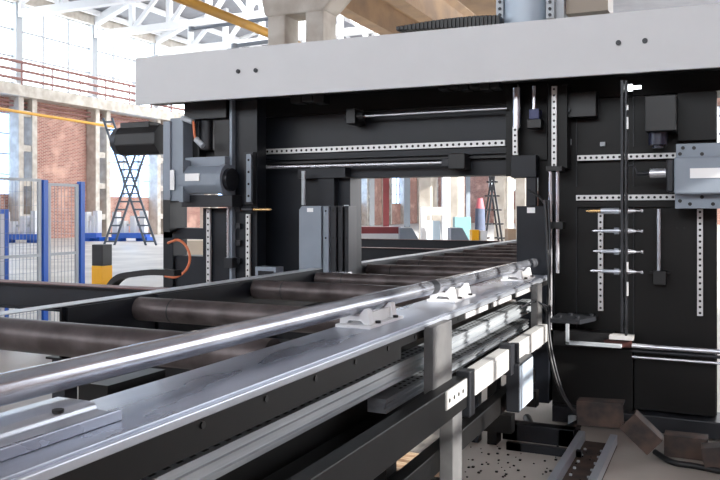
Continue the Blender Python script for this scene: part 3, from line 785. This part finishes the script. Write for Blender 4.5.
# tool rack bar and tools
Yt = 5.2
tr = thing('tool_rack', 'tall narrow dark bar standing before the right wall holding four drills', 'rack', (aY(623, 0, Yt).x, Yt, .9))
m = MB(); yb(m, 620.5, 623.5, 80, 333, Yt-.02, .06); yb(m, 624.8, 627, 80, 336, Yt-.02, .06); m.build('upright', dgrey, tr, bevel=.003)
m = MB()
for vv in (100, 170, 222, 243, 262, 300, 331): yb(m, 623, 625, vv-2, vv+2, Yt, .03)
m.build('spacer', rubber, tr)
m = MB()
for (vv, l) in ((105, 5), (117, 12), (262, 10), (282, 14)): yb(m, 626.6, 628.4, vv, vv+l, Yt-.026, .01)
m.build('edge_glint_strip', railm, tr)
labs = ('gold tipped drill, topmost in the tool rack', 'silver drill, second from top in the tool rack', 'silver drill, third from top in the tool rack', 'silver drill, lowest in the tool rack')
for i, vv in enumerate((211, 231, 251.5, 271.5)):
    ul = (586, 592, 593, 590)[i]
    pL = aY(ul, vv, Yt+.05); pM = aY(601, vv, Yt+.05); pH = aY(619, vv, Yt+.05); pR = aY(641, vv, Yt+.05)
    z = pH.z; P = lambda p: Vector((p.x, Yt+.05, z))
    t = thing('twist_drill', labs[i], 'drill bit', P(pH), 'drills in the tool rack')
    hm = MB().cyl(P(pM), P(pH), .02 if i == 0 else .012, n=14).cyl(P(pH)-Vector((.03,0,0)), P(pH), .022, n=14); hm.build('holder', steel, t)
    MB().cyl(P(pL), P(pL)+Vector((.025,0,0)), .003, .012, n=12).cyl(P(pL)+Vector((.025,0,0)), P(pM), .012 if i == 0 else .009, n=12).build('drill_tip', gold if i == 0 else chrome, t)
    xs_ = aY(628, 0, Yt+.05).x
    MB().cyl(P(pH), (xs_, Yt+.05, z), .014, n=14).cyl((xs_, Yt+.05, z), P(pR)-Vector((.03,0,0)), .018, .008, n=16).build('taper_shank', chrome, t)
    MB().cyl(P(pR)-Vector((.03,0,0)), P(pR), .006, n=10).cyl(P(pR), P(pR)+Vector((.012,0,0)), .011, n=10).build('pull_stud', chrome, t)
# hoses by the gantry corner
for i, (dx, rr_, mt, lb) in enumerate(((0, .012, rubber, 'outer black hose hanging in front of plates and curving to the floor'), (.035, .009, dgrey, 'inner grey hose hanging in front of plates and curving to the floor'))):
    Y = 5.3
    pts = [aY(545+dx*100, 200, 5.42), aY(548+dx*60, 250, 5.38), aY(549, 290, Y), aY(547+dx*60, 330, Y-.05), aY(552+dx*80, 365, Y-.1), aY(562+dx*60, 395, Y-.1), aY(573+dx*60, 411, Y-.1)]
    tag(MB().tube(spline(pts), rr_).build('hose', mt), lb, 'hose')
tag(MB().tube(spline([aY(528, 190, 5.5), aY(540, 198, 5.46), aY(547, 212, 5.46), aY(548, 250, 5.46), aY(550, 300, 5.44)]), .008).build('hose', rubber), 'thin black hose arching over the plate with white label', 'hose')
# white cable duct strip near table end
# ================================================================== TABLE
ZT = 1.05; XT = -1.098; XL = -1.36
table = thing('support_table', 'long steel topped support table on dark legs running into the machine', 'table', (XT, 3.2, 0))
YE = 5.52
m = MB(); m.box(XL, XT, .4, YE, ZT-.014, ZT); m.build('top_plate', topm, table, bevel=.003)
MB().box(XT-.012, XT+.012, .4, YE, ZT-.03, ZT-.008).build('edge_lip', steel, table, bevel=.003)
m = MB(); m.box(XT-.014, XT, .4, 2.75, .94, ZT-.03); m.box(XT-.014, XT, 2.75, YE, .985, ZT-.03); m.box(XL, XL+.014, .4, YE, .94, ZT-.014); m.build('side_flange', blackr, table)  # black colour carries the shade on the table side
m = MB()
for y in (3.75, 4.25, 4.75): m.box(XT, XT+.006, y-.18, y+.2, .99, ZT-.035)
m.build('fixing_strip', railm, table)
h = MB()
for i in range(14): y = 1.5+i*.28; h.cyl((XT-.001, y, 1.0), (XT+.004, y, 1.0), .009, n=8)
h.build('bolt', rubber, table)
# profiles
def prof(x, z0, z1, xin, name='linear_profile', y0=.4):
    H_ = z1-z0
    poly = [(x, z0), (x, z0+.2*H_), (x-.008, z0+.24*H_), (x-.008, z0+.4*H_), (x, z0+.45*H_), (x, z0+.62*H_), (x-.006, z0+.66*H_), (x-.006, z0+.78*H_), (x, z0+.82*H_), (x, z1), (xin, z1), (xin, z0)]
    o_ = MB().prism(poly, 'y', y0, 5.3).build(name, alum, table)
    h = MB(); y = y0+.2
    while y < 5.2:
        for k_ in (.3, .7):
            xx = x+(xin-x)*k_; h.box(xx-.006, xx+.006, y+.02*(k_ > .5), y+.022+.02*(k_ > .5), z1-.002, z1+.0008)
        y += .05
    so2 = h.build('slot', holem, o_)
prof(-1.15, .826, .90, -1.225)
prof(-1.18, .71, .765, -1.26, y0=2.8)
m = MB(); m.box(-1.2, -1.3, .4, 5.3, .62, .66); m.box(-1.24, -1.34, .4, 5.3, .82, .88); m.build('inner_beam', blackr, table)
MB().box(-1.34, -1.32, .4, 3.0, .33, .95).build('shade_panel', blackr, table)  # dark sheet added under the table in place of shade
# main outer beam: shade painted black near, pale far part, with stepped bracket sections
XB = -1.0
m = MB(); m.box(XB-.06, XB, .4, 3.28, .645, .778); m.build('side_beam', blackr, table, bevel=.004)
m = MB(); m.box(XB, XB+.006, 2.98, 3.26, .70, .775); pp = m.build('drilled_plate', framew, table)
h = MB()
for i in range(4): y = 3.02+.06*i; h.cyl((XB+.005, y, .733), (XB+.008, y, .733), .009, n=10)
h.build('bolt_hole', holem, pp)
m = MB(); m.box(XB-.06, XB, 3.36, 5.02, .668, .778); m.box(XB-.008, XB+.004, 3.4, 3.98, .67, .77);  m.build('side_beam', framew, table, bevel=.004)
m = MB(); m.box(XB-.05, XB+.012, 3.28, 3.36, .60, .80); m.box(XB-.05, XB+.012, 4.02, 4.1, .64, .80); m.build('beam_bracket', dgrey, table, bevel=.004)
# legs
def leg(y0, y1):
    m = MB(); m.box(-1.05-.04, -1.05, y0, y1, .62, 1.03); m.build('upper_leg', legm, table, bevel=.003)
leg(2.977, 3.223); leg(4.95, 5.1)
for y in (1.2, 3.083):
    m = MB(); m.box(-1.06, -1.0, y, y+.125, .02, .65); m.box(-1.1, -.96, y-.03, y+.155, 0, .02); m.build('leg', legm if y > 2 else dgrey, table, bevel=.004)
for x_ in (-1.36,):
    for y in (1.2, 3.083, 4.9): MB().box(x_, x_+.06, y, y+.12, 0, .94).build('leg', blackr, table)
m = MB(); m.box(-1.12, -1.06, .6, 4.95, .414, .507); m.build('stretcher', blackr, table, bevel=.004)
for y in (3.1, 4.3, 4.95):
    MB().box(-1.36, -1.06, y+.02, y+.1, .25, .35).build('cross_stretcher', blackr, table)
m = MB(); m.box(-1.03, -.96, 4.077, 4.415, .437, .69); 
lb_ = m.build('leg_box', dgrey, table, bevel=.004)
MB().box(-.96, -.957, 4.09, 4.40, .445, .68).build('lit_side', mat('lit_side_tint', (186, 200, 214), .35), lb_)  # pale sheet paints the sunlit side of the dark box
MB().box(-1.02, -.98, 4.13, 4.17, .69, .79).build('strap', dgrey, table)
# small cables under table end
for i in range(3):
    MB().tube(spline([(-1.12, 4.8+.1*i, .9), (-1.06, 4.95+.1*i, .93-.03*i), (-1.03, 5.1+.08*i, .86), (-1.04, 5.15+.06*i, .74)]), .006).build('wire', dgrey if i < 2 else rubber, table)
# floor cross members by the machine foot
for (x0, x1, y0, y1, z0, z1, lb) in ((-1.3, -.84, 5.05, 5.15, .0, .11, 'dark floor beam lying across just before the machine foot'), (-1.22, -.76, 4.83, 4.87, .0, .05, 'thin dark floor bar lying in front of the floor beam')):
    tag(MB().box(x0, x1, y0, y1, 0 if z0 < .05 else z0, z1).box(x0, x0+.1, y0, y1, 0, z1).box(x1-.1, x1, y0, y1, 0, z1).build('floor_beam', dgrey, bevel=.004), lb, 'beam')
# tube
pA = aZ(-40, 399, 1.11); 
e1 = aZ(0, 390, 1.131); e2 = aZ(538, 262, 1.131); dv = (e2-e1).normalized(); s0 = e1-dv*.7
e2 = s0+dv*((5.57-s0.y)/dv.y)
RT = .0335
tz = 1.131
s0.z = e2.z = tz
tb = thing('steel_tube', 'long shiny round steel tube lying in clamps along the table', 'tube', (s0+e2)/2)
MB().hollow(s0, e2, RT, RT-.006, 40).build('tube_body', tubem, tb)
q = s0.lerp(e2, .60); q2 = s0.lerp(e2, .615)
MB().hollow(q, q2, RT+.0015, RT-.001, 40).build('dark_band', dgrey, tb)
# clamps
def clamp_at(y, lb):
    x = s0.x+(e2.x-s0.x)*(y-s0.y)/(e2.y-s0.y); cx = x+.05
    t = thing('tube_clamp', lb, 'clamp', (x, y, ZT), 'clamps under the tube')
    L = .17
    MB().box(x-.065, x+.085, y-L, y+L, ZT, ZT+.012).build('base_plate', whitep, t, bevel=.002)
    for yy in (y-L+.05, y+L-.05):
        m = MB().prism([(x-.06, ZT+.012), (x-.03, ZT+.012), (x-.02, ZT+.025), (x+.03, ZT+.025), (x+.045, ZT+.012), (x+.07, ZT+.012), (x+.058, ZT+.07), (x+.045, ZT+.072), (x+.02, ZT+.045), (x-.02, ZT+.045), (x-.045, ZT+.072), (x-.058, ZT+.07)], 'y', yy-.02, yy+.02)
        m.build('jaw', whitep, t, bevel=.002)
    MB().box(x+.045, x+.055, y-L+.06, y+L-.06, ZT+.012, ZT+.055).build('side_bar', railm, t)
    for yy in (y-.08, y+.1): MB().cyl((x+.078, yy, ZT+.012), (x+.078, yy, ZT+.022), .011, n=8).build('bolt', rubber, t)
for (u_, w_), lb in (((377, 323), 'nearest white tube clamp, left of the others on the table'), ((455, 299), 'middle white tube clamp on the table'), ((521, 279.5), 'farthest white tube clamp, at machine end of the table')):
    clamp_at(aZ(u_, w_, ZT).y, lb)
# stepped steel bar at near left on the table
m = MB()
poly = [(-1.358, ZT), (-1.358, ZT+.03), (-1.34, ZT+.036), (-1.25, ZT+.036), (-1.232, ZT+.032), (-1.226, ZT+.02), (-1.172, ZT+.019), (-1.172, ZT)]
m.prism(poly, 'y', .42, 1.3)
sb = thing('steel_rail_bar', 'stepped bright steel bar lying on the near left end of the table', 'bar', (-1.28, .9, ZT))
m.build('bar_body', steel, sb, bevel=.003)
MB().box(-1.18, -1.168, .42, 1.31, ZT, ZT+.024).build('flange', topm, sb, bevel=.002)
MB().cyl((-1.24, 1.2, ZT+.034), (-1.24, 1.2, ZT+.041), .012, n=12).build('bolt', rubber, sb)

# ================================================================== ROLLER CONVEYOR
XF = -2.8
conv = thing('roller_conveyor', 'roller conveyor with brown steel rollers left of the table', 'conveyor', (-2.0, 3.5, 0))
def chan(y0, y1, x, t_, mtop):
    m = MB(); m.box(x-.1, x, y0, y1, 1.04, 1.05); m.box(x-.1, x, y0, y1, .80, .81); m.box(x-.012, x, y0, y1, .81, 1.04)
    return m.build('side_channel', mtop, t_)
chan(2.73, 5.38, XF, conv, black)
MB().box(XF-.1, XF-.002, 2.0, 5.38, 1.05, 1.054).build('flange_strip', lgrey, conv)
MB().box(-1.5, -1.42, 1.96, 5.38, .80, .98).build('side_channel', blackr, conv)
MB().box(-1.53, -1.43, 1.55, 1.78, .0, 1.05).build('end_support', blackr, conv)
def roller(y, t_, x0=XF+.02, x1=-1.42, z=.985, r=.062):
    m = MB().cyl((x0, y, z), (x1, y, z), r, n=32); m.cyl((x0-.0, y, z), (x0-.015, y, z), r*.6, n=16)
    ro = m.build('roller', rollm, t_)
    MB().cyl((x0+.22, y, z), (x0+.226, y, z), r+.0015, n=32).build('weld_ring', dgrey, ro)
    MB().cyl((x0-.02, y, z), (x1+.02, y, z), .02, n=12).build('axle', dgrey, ro)
YRL = [2.35, 3.25, 4.38]
roller(2.35, conv, x0=-3.6, r=.068)
for y in YRL[1:]: roller(y, conv)
roller(5.25, conv, r=.05)
for y in (2.85, 3.6, 4.7):
    MB().box(XF, -1.5, y, y+.1, .62, .80).build('cross_member', black, conv)
for y in (2.75, 4.9):
    for x_ in (XF-.08, -1.5): MB().box(x_, x_+.08, y, y+.08, 0, .80).build('leg', black, conv)
for (x_, y) in ((-2.15, 3.08), (-2.2, 4.2)): MB().box(x_-.06, x_+.06, y, y+.02, .8, .86).build('label_plate', lgrey, conv)
m = MB(); m.box(XF+.0, XF+.02, 2.75, 3.2, .82, 1.045); m.box(XF, XF+.02, 3.4, 4.2, .82, 1.045)
m.build('guard_plate', black, conv)
# support angle bars between table and rollers
# beyond gantry
conv2 = thing('roller_conveyor', 'roller conveyor continuing beyond the opening of the machine', 'conveyor', (-2.0, 8, 0))
chan(6.1, 13, XF, conv2, dgrey); MB().box(XF-.1, XF-.002, 6.1, 13, 1.05, 1.054).build('flange_strip', lgrey, conv2)
MB().box(-1.5, -1.42, 6.1, 13, .80, 1.0).build('side_channel', blackr, conv2)
for i, y in enumerate((6.2, 6.9, 7.6, 8.3, 9.0, 9.7, 10.4, 11.1, 11.8, 12.5)): roller(y, conv2, x0=XF+.02, z=.985, r=.055)
for y in (6.6, 12): 
    for x_ in (XF-.08, -1.5): MB().box(x_, x_+.08, y, y+.08, 0, .80).build('leg', black, conv2)
# cross transfer I-beams, left
def ibeam(x0, x1, y, z, lb, h=.15):
    t = thing('steel_beam', lb, 'beam', ((x0+x1)/2, y, 0))
    m = MB(); m.box(x0, x1, y-.06, y+.06, z-.012, z-.004); m.box(x0, x1, y-.06, y+.06, z-h, z-h+.01); m.box(x0, x1, y-.008, y+.008, z-h, z-.01); m.build('i_section', black, t)
    MB().box(x0, x1, y-.06, y+.06, z-.004, z).build('top_flange', beamtop, t)
    m = MB(); m.box(x0+.3, x0+.4, y-.05, y+.05, 0, z-h); m.box(x1-.5, x1-.4, y-.05, y+.05, 0, z-h); m.build('leg', black, t)
ibeam(-7.2, -2.92, 3.7, 1.04, 'rust-topped dark I-beam crossing behind the nearest roller at left', .17)
ibeam(-7.2, -2.92, 9.4, 1.02, 'dark I-beam crossing beyond the machine opening, nearer one', .2)
ibeam(-7.2, -2.95, 11.3, 1.06, 'dark I-beam crossing beyond the machine opening, farther one', .22)
# ================================================================== FLOOR STUFF, bottom right
a0, a1 = aZ(585, 426, .06), aZ(548, 490, .06)
b0, b1 = aZ(613, 428, .06), aZ(595, 490, .06)
yN, yF = 2.9, 5.2
xa = (a0.x+a1.x)/2; xb = (b0.x+b1.x)/2
rl = thing('floor_rail_channel', 'long open steel channel lying on the floor with chips in it', 'channel', ((xa+xb)/2, 4, 0))
MB().box(xa-.02, xb+.02, yN, yF, 0, .012).build('channel_floor', rust, rl)
for x_ in (xa, xb): MB().box(x_-.022, x_+.022, yN, yF, .012, .075).build('rail', steel, rl, bevel=.004)
h = MB()
for i in range(16): h.cyl((xa+.05, yN+.15+i*.13, .012), (xa+.05, yN+.15+i*.13, .022), .009, n=8); h.cyl((xb-.05, yN+.15+i*.13, .012), (xb-.05, yN+.15+i*.13, .022), .009, n=8)
h.build('bolt', lgrey, rl)
def rusty(P0, P1, w_, h_, tilt, lb):
    P0 = Vector(P0); P1 = Vector(P1); d = (P1-P0); L = d.length; d.normalize()
    up = Vector((0, -math.sin(tilt), math.cos(tilt))); a_ = d.cross(up).normalized(); up = a_.cross(d).normalized()
    m = MB(); t_ = .012
    m.bar(P0, P1, t_, h_, up=up)
    off = a_*(w_/2)+up*(h_/2-t_/2)
    m.bar(P0+off, P1+off, w_, t_, up=up); 
    off = a_*(w_/2)-up*(h_/2-t_/2)
    m.bar(P0+off, P1+off, w_, t_, up=up)
    tag(m.build('rusty_channel', rust, bevel=.002), lb, 'steel offcut', 'rusty offcuts on the floor')
Yq = 4.98
def sit(u0, v0, u1, v1, Y, hh):
    p_, q_ = aY(u0, v0, Y), aY(u1, v1, Y); return p_, q_
p_, q_ = aY(577, 413, 5.0), aY(623.5, 416, 5.0)
rusty(q_, p_, .12, .15, 0, 'rusty channel offcut lying across the far end of the floor channel')
p_, q_ = aY(627, 421, 4.9), aY(655, 448, 4.9)
rusty(q_, p_, .12, .13, 0, 'rusty channel offcut tilted down to the right, middle of the pile')
p_, q_ = aY(664, 448, 5.1), aY(708, 446, 5.1)
p_.z = q_.z = .07
rusty(q_, p_, .12, .13, 0, 'rusty channel offcut lying flat right of the tilted one')
p_, q_ = aY(703, 441, 4.9), aY(735, 434, 4.9)
p_.z = .07; q_.z = .1
rusty(q_, p_, .12, .13, 0, 'rusty channel offcut at the right picture edge')
cb_ = spline([aZ(655, 452, .03), aZ(672, 462, .02), aZ(695, 466, .02), aZ(725, 472, .02)])
tag(MB().tube(cb_, .018).build('floor_cable', rubber), 'thick black cable on the floor below the rusty offcuts', 'cable')
# foot
p = aZ(567, 440, 0)
ft = thing('levelling_foot', 'round black levelling foot on the floor left of floor channel', 'foot', (p.x, p.y+.2, 0))
MB().cyl((p.x, p.y+.2, 0), (p.x, p.y+.2, .03), .055, n=20).build('pad', rubber, ft)
MB().cyl((p.x, p.y+.2, .03), (p.x, p.y+.2, .11), .028, n=12).build('stud', lgrey, ft)
# black corrugated hose on floor
tag(MB().tube(spline([aZ(527, 418, .05), aZ(535, 432, .04), aZ(550, 434, .04), aZ(566, 430, .04), aZ(578, 424, .06)]), .03).build('floor_hose', rubber), 'fat black hose curled on the floor under the machine corner', 'hose')
# wood under the table
for i, (u, v_, lb) in enumerate(((415, 456, 'pale wooden plank under the table, rear of the three'), (405, 466, 'brownish wooden plank under the table, middle of the three'), (395, 477, 'pale wooden plank under the table, front of the three'))):
    p = aZ(u, v_, .12); tag(MB().box(p.x-.24, p.x+.2, p.y-.075, p.y+.06, .0, .12).build('wood_plank', wood, bevel=.004), lb, 'plank', 'wooden planks under the table')
# swarf
m = MB()
for i in range(110):
    u, v_ = (random.uniform(465, 560), random.uniform(445, 479)) if i % 3 else (random.uniform(640, 715), random.uniform(425, 445))
    if i > 70: x = random.uniform(xa+.04, xb-.04); y = random.uniform(3.2, 5.0); z = .012
    else: p = aZ(u, v_, 0); x, y, z = p.x, p.y, 0
    s_ = random.uniform(.003, .0075); m.box(x-s_, x+s_, y-s_, y+s_*random.uniform(.6, 1.5), z, z+s_)
tag(m.build('metal_swarf', chipm), 'dark metal chips scattered on the floor and in the channel', 'swarf', kind='stuff')

# ================================================================== LIGHT
wd = bpy.data.worlds.new('world'); scene.world = wd; wd.use_nodes = True
bg = wd.node_tree.nodes['Background']; bg.inputs['Color'].default_value = (.90, .95, 1, 1); bg.inputs['Strength'].default_value = 6
sl = bpy.data.lights.new('sun', 'SUN'); sl.energy = 10; sl.angle = math.radians(.3); sl.color = (1, .96, .9)
so_ = bpy.data.objects.new('sun', sl); COL.objects.link(so_)
dirv = Vector((-1, .24, -.46)); so_.rotation_euler = dirv.to_track_quat('-Z', 'Y').to_euler(); so_.location = (9, 0, 7)
# added fill lamp below the closed roof, brightens the hall background
def area(name, loc, tgt, sx, sy, e, col=(1, 1, 1)):
    l = bpy.data.lights.new(name, 'AREA'); l.shape = 'RECTANGLE'; l.size = sx; l.size_y = sy; l.energy = e; l.color = col
    o_ = bpy.data.objects.new(name, l); COL.objects.link(o_); o_.location = loc
    o_.rotation_euler = (Vector(tgt)-Vector(loc)).to_track_quat('-Z', 'Y').to_euler(); return o_
area('hall_fill', (-22, 40, 14), (-24, 40, 0), 16, 60, 19000, (.95, .98, 1))
